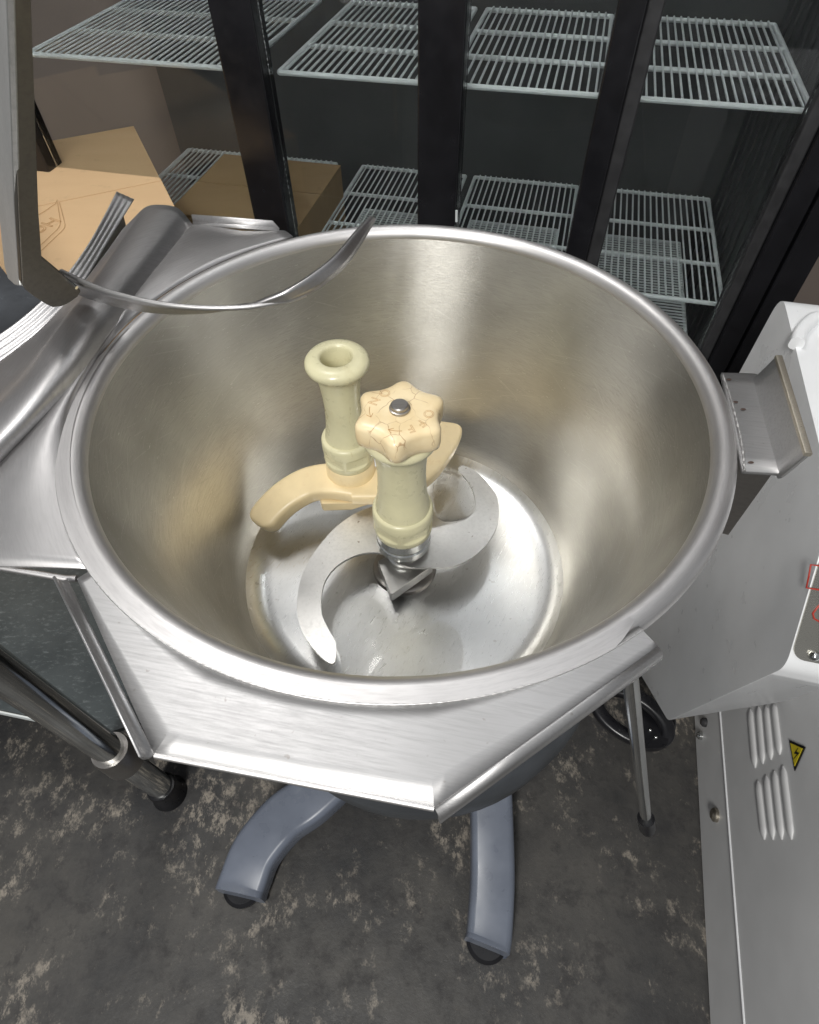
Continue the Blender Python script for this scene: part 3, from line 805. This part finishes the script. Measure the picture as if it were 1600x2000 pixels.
q0 = at_z(-40, 1382, SZ); q1 = at_z(205, 1433, SZ)
dirF = (q1 - q0).normalized(); side = Vector((-dirF.y, dirF.x, 0))
ql = q0 - dirF * .8
bm = bmesh.new(); prism(bm, [ql, q1, q1 + dirF * .05 + side * .03, q1 + dirF * .05 + side * .9, ql + side * .9], (0, 0, -.012))
sh = obj_bm('shelf_board', bm, M['slate'], cart, 30)
bm = bmesh.new(); sweep(bm, [ql + Vector((0, 0, -.005)), q1 + Vector((0, 0, -.005))], lambda i, s: rrect(.003, .016, .001)); obj_bm('shelf_edge', bm, M['wire'], cart, 30)
bm = bmesh.new(); box(bm, q1 + dirF * .052 + side * .03 + EZ * -.02, dirF * .012, side * .85, EZ * .03); obj_bm('side_rail', bm, M['darksteel'], cart, 30)

# ------------------------------------------------------------------ mixer base under the bowl
base_ = thing('floor_stand', 'blue grey painted base with two curved feet under the bowl', 'machine base')
def beam(pts, w, h, mat='blue', nm='foot'):
    P = catmull([at_z(*p) for p in pts], 8); bm = bmesh.new()
    sweep(bm, P, lambda i, s: rrect(w, h, .012)); return obj_bm(nm, bm, M[mat], base_, 40)
beam([(955, 1440, -.84), (957, 1520, -.86), (960, 1620, -.88), (961, 1720, -.90), (955, 1820, -.915), (950, 1850, -.915)], .075, .06)
beam([(720, 1430, -.84), (672, 1500, -.85), (610, 1560, -.86), (555, 1600, -.88), (505, 1660, -.90), (480, 1720, -.915), (470, 1750, -.915)], .085, .06)
for (x, y) in ((950, 1835), (478, 1730)):
    c = at_z(x, y, FZ); bm = bmesh.new(); lathe(bm, [(0, .006 - .003), (.036, .003), (.036, .012), (.03, .018), (0, .018)], c=tuple(c), seg=32); obj_bm('rubber_pad', bm, M['black'], base_)
# casting below the bowl
bm = bmesh.new()
lathe(bm, [(0, -.36), (.20, -.36), (.235, -.38), (.245, -.43), (.240, -.50), (.215, -.58), (.16, -.66), (.11, -.70), (0, -.72)], c=(.02, .0, 0), seg=64)
obj_bm('motor_housing', bm, M['dark'], base_, 60)
bm = bmesh.new(); box(bm, (-.05, .03, -.90), (.22, 0, 0), (0, .3, 0), (0, 0, .25)); o = obj_bm('pedestal', bm, M['dark'], base_, 30); bevel(o, .02, 4)

# ------------------------------------------------------------------ lever rod
rod = thing('lever_rod', 'long thin polished steel rod with black tip hanging below the right flange corner', 'rod')
r0_ = at_z(1228, 1300, -.12); r1_ = at_z(1262, 1600, -.50)
bm = bmesh.new(); tube(bm, [r0_, r1_], .0068, 20); obj_bm('steel_rod', bm, M['chrome'], rod, 60)
d = (r1_ - r0_).normalized()
bm = bmesh.new(); tube(bm, catmull([r1_ - d * .004, r1_ + d * .004, r1_ + d * .03, r1_ + d * .05], 4), lambda s: .0105 * (1 - .5 * max(0, s - .75) * 4 * .5), 16); obj_bm('black_tip', bm, M['black'], rod, 50)

# ------------------------------------------------------------------ black hand wheel
hw = thing('hand_wheel', 'black oval hand wheel with paddle hub behind the steel rod', 'hand wheel')
wc = at_z(1232, 1398, -.72); 
u1 = (at_z(1300, 1440, -.72) - wc).normalized(); u2 = (at_z(1262, 1360, -.68) - wc); u2 = (u2 - u1 * u2.dot(u1)).normalized()
Rw = (at_z(1300, 1440, -.72) - wc).length
bm = bmesh.new(); P = [wc + u1 * (Rw * math.cos(a)) + u2 * (Rw * .62 * math.sin(a)) for a in [2 * math.pi * k / 48 for k in range(48)]]
sweep(bm, P, lambda i, s: rrect(.024, .020, .007), closed=True); obj_bm('wheel_rim', bm, M['black'], hw, 50)
bm = bmesh.new(); P = [at_z(x, y, -.71) for x, y in ((1238, 1385), (1262, 1390), (1285, 1405), (1302, 1428), (1306, 1448), (1295, 1460), (1270, 1461), (1245, 1455))]
prism(bm, catmull(P, 4, True), (0, 0, -.02)); o = obj_bm('wheel_paddle', bm, M['black'], hw, 30); bevel(o, .004, 3)
bm = bmesh.new(); lathe(bm, [(0, 0), (.03, 0), (.034, -.006), (.034, -.03), (0, -.03)], c=tuple(at_z(1285, 1402, -.75)), seg=32); obj_bm('wheel_hub', bm, M['black'], hw)
for (x, y) in ((1270, 1426), (1281, 1440)):
    bm = bmesh.new(); bmesh.ops.create_uvsphere(bm, u_segments=12, v_segments=8, radius=.0035, matrix=Matrix.Translation(at_z(x, y, -.708))); obj_bm('wheel_screw', bm, M['chrome'], hw)

# ------------------------------------------------------------------ white machine on the right
wm = thing('white_machine', 'white enamelled food machine with rounded housing, steel control plate and louvred lower cabinet', 'food machine')
SP = Vector((.392, -.10, 0))                       # a point on the side plane (normal EX)
def sp(x, y, off=0.0): return at_p(x, y, SP + EX * off, EX)
aS = SP.dot(EX)
def yz(p): return (p.dot(EY), p.z)
pb = sp(1440, 727); pt = sp(1528, 572)
zt = pt.z
fcor = sp(1600, 1000); con = sp(1535, 1303); bot = sp(1305, 1408)
b_back = yz(pt)[0]
outl = [(b_back, zt), (yz(fcor)[0] - .01, zt), (yz(con)[0], yz(con)[1]), (yz(con)[0] + .006, yz(con)[1] - .035), (yz(bot)[0], yz(bot)[1]), (yz(bot)[0] + .30, -.90), (b_back, -.90)]
def rnd(poly, rads, n=6):
    out = []
    k = len(poly)
    for i, (p, r) in enumerate(zip(poly, rads)):
        p = Vector(p); a = Vector(poly[i - 1]); b_ = Vector(poly[(i + 1) % k])
        if r <= 0: out.append(p); continue
        da = (a - p).normalized(); db = (b_ - p).normalized()
        p1 = p + da * r; p2 = p + db * r
        for q in range(n + 1):
            t = q / n; out.append((p1 * (1 - t) ** 2) + (p * 2 * t * (1 - t)) + (p2 * t * t))
    return out
ol = rnd(outl, [.03, .05, .016, .008, .012, .02, .01])
bm = bmesh.new()
b0v = room(aS, yz(bot)[0], yz(bot)[1])
def pix(p):
    v = p - CAMP; d = v.dot(FW); return 800 + FPX * v.dot(RT) / d, 1000 - FPX * v.dot(UP) / d
db_ = 0.0
for _ in range(200):
    xx, yy = pix(b0v + EX * .22 + EY * db_)
    if yy <= 1408 - .17 * (xx - 1305): break
    db_ += .004
db_ *= .55 / .22
Lp = [room(aS, y, z) for y, z in ol]
zb_ = yz(bot)[1]; zc_ = yz(con)[1]
Rp = [room(aS, y, z) + EX * .55 + EY * (min(db_, .30) * min(1.0, max(0, (zc_ - .03 - z) / (zc_ - .03 - zb_))) * (1 if y < .30 else 0)) for y, z in ol]
va = [bm.verts.new(p) for p in Lp]; vb = [bm.verts.new(p) for p in Rp]
for t in tessellate_polygon([Lp]): bm.faces.new([va[i] for i in t]); bm.faces.new([vb[i] for i in reversed(t)])
for i in range(len(va)): bm.faces.new((va[i], vb[i], vb[(i + 1) % len(va)], va[(i + 1) % len(va)]))
body = obj_bm('housing', bm, M['white'], wm, 30)
md = body.modifiers.new('bevel', 'BEVEL'); md.width = .022; md.segments = 6; md.limit_method = 'ANGLE'; md.angle_limit = R_(60)
# slanted console plate
P1 = Vector((outl[1])); P2 = Vector(outl[2])
sd = (P2 - P1).normalized(); nrm = Vector((sd.y, -sd.x))
if nrm.y < 0: nrm = -nrm
def con_pt(a, t, h): q = P1 + sd * t + nrm * h; return room(aS + a, q.x, q.y)
Lc = (P2 - P1).length
def on_con(x, y, h=0):
    P0_ = con_pt(0, 0, h); n3 = (room(0, nrm.x, nrm.y)); return at_p(x, y, P0_, n3)
def con_ab(x, y, h=0):
    q = on_con(x, y, h); P0_ = con_pt(0, 0, h); d3 = room(0, sd.x, sd.y); return ((q - P0_).dot(EX), (q - P0_).dot(d3))
pa, pt2 = con_ab(1545, 1285, .002)
bm = bmesh.new()
pw, t0c = .34, .03
rr = [(x, y) for x, y in rrect(pw, max(.05, pt2 - t0c), .012, 5)]
cxa, cta = pa + pw / 2, (pt2 + t0c) / 2
prism(bm, [con_pt(cxa + x, cta + y, .0005) for x, y in rr], room(0, nrm.x, nrm.y) * .0022)
M['consteel'] = steel('control_plate_steel', (0.55, 0.53, 0.47), (0.2, 0.3), (60, 60, 60), grain=.8)
cp = obj_bm('control_plate', bm, M['consteel'], wm, 30)
def con_line(pts, r=.0009, mat='red'):
    bm = bmesh.new(); P = [on_con(x, y, .0032) for x, y in pts]; tube(bm, P, r, 6); obj_bm('printed_line', bm, M[mat], cp)
con_line([(1640, 1118), (1600, 1105), (1584, 1103), (1580, 1125), (1575, 1148), (1600, 1152), (1640, 1160)])
con_line([(1640, 1172), (1610, 1176), (1598, 1185), (1588, 1198), (1590, 1208), (1605, 1217), (1640, 1222)])
sc0 = on_con(1591, 1281, .004)
bm = bmesh.new(); bmesh.ops.create_uvsphere(bm, u_segments=20, v_segments=12, radius=.0052, matrix=Matrix.Translation(sc0)); obj_bm('screw_head', bm, M['chrome'], wm)
# raised cover on top with a recess
P = catmull([sp(1625, 640, .06) + Vector((0, 0, 0)), sp(1590, 632, .06), sp(1566, 650, .06), sp(1552, 690, .06)], 6)
def top_pt(x, y, z): return at_z(x, y, z)
bm = bmesh.new()
th = zt + .004
hump = catmull([top_pt(1700, 625, th), top_pt(1605, 622, th), top_pt(1580, 630, th), top_pt(1562, 652, th), top_pt(1556, 672, th)], 6)
sweep(bm, hump, lambda i, s: rrect(.016, .016, .006)); obj_bm('lid_edge', bm, M['white'], wm, 60)
# lower cabinet
CP = Vector((.604, .03, 0)); aC = CP.dot(EX)
def cpx(x, y, off=0.0): return at_p(x, y, CP - EX * off, EX)
yb0 = -.60; 
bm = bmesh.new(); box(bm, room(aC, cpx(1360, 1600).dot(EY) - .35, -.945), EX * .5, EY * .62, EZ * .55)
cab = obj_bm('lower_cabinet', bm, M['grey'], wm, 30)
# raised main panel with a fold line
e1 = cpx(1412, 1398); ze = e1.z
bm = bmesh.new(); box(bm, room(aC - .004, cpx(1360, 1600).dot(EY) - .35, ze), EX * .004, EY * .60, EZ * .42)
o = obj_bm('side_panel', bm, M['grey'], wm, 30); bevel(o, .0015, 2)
bm = bmesh.new(); tube(bm, [room(aC - .004, cpx(1360, 1600).dot(EY) - .35, ze), room(aC - .004, e1.dot(EY) + .05, ze)], .002, 6); obj_bm('panel_fold', bm, M['white'], wm)
# louvres
def louvre(p, q, w=.013):
    P = [p.lerp(q, k / 10) for k in range(11)]
    bm = bmesh.new()
    def sec(i, s):
        k = math.sqrt(max(.05, 1 - (2 * s - 1) ** 8)); 
        return [(w * k * math.cos(a), .0035 * k * math.sin(a)) for a in [2 * math.pi * j / 12 for j in range(12)]]
    sweep(bm, P, sec, ref=tuple(-EX)); obj_bm('louvre', bm, M['grey'], wm, 60)
for (x0, y0, x1, y1) in ((1465, 1385, 1475, 1500), (1481, 1380, 1490, 1492), (1496, 1378, 1506, 1484), (1511, 1374, 1523, 1474),
                         (1480, 1525, 1493, 1640), (1496, 1515, 1510, 1640), (1512, 1506, 1527, 1640), (1529, 1496, 1546, 1640)):
    louvre(cpx(x0, y0, .005), cpx(x1, y1, .005), .0085)
# bolts
for (x, y, r, mat) in ((1369, 1437, .008, 'chrome'), (1377, 1411, .009, 'seam'), (1398, 1592, .012, 'rust')):
    bm = bmesh.new(); c = cpx(x, y, .002); s_, u_ = EY, EZ
    P = [c + EX * .002, c - EX * .004, c - EX * .008]
    tube(bm, P, lambda s: r * (1 if s < .6 else .6), 14); obj_bm('panel_bolt' if mat != 'seam' else 'panel_hole', bm, M[mat], wm)
# warning triangle
tp = [cpx(1541, 1445, .0060), cpx(1573, 1459, .0060), cpx(1552, 1506, .0060)]
cen = sum(tp, Vector()) / 3
wl = bmesh.new(); prism(wl, tp, EX * .0008); wt = obj_bm('warning_label', wl, M['black'], wm, 0)
bm = bmesh.new(); prism(bm, [cen.lerp(p, .74) - EX * .0008 for p in tp], EX * .0006); obj_bm('label_field', bm, M['yellow'], wt, 0)
bolt = [(1561, 1461), (1553, 1472), (1559, 1474), (1551, 1484), (1563, 1471), (1557, 1468)]
bm = bmesh.new(); prism(bm, [cpx(x, y, .0060) - EX * .0014 for x, y in bolt], EX * .0005); obj_bm('lightning_symbol', bm, M['black'], wt, 0)
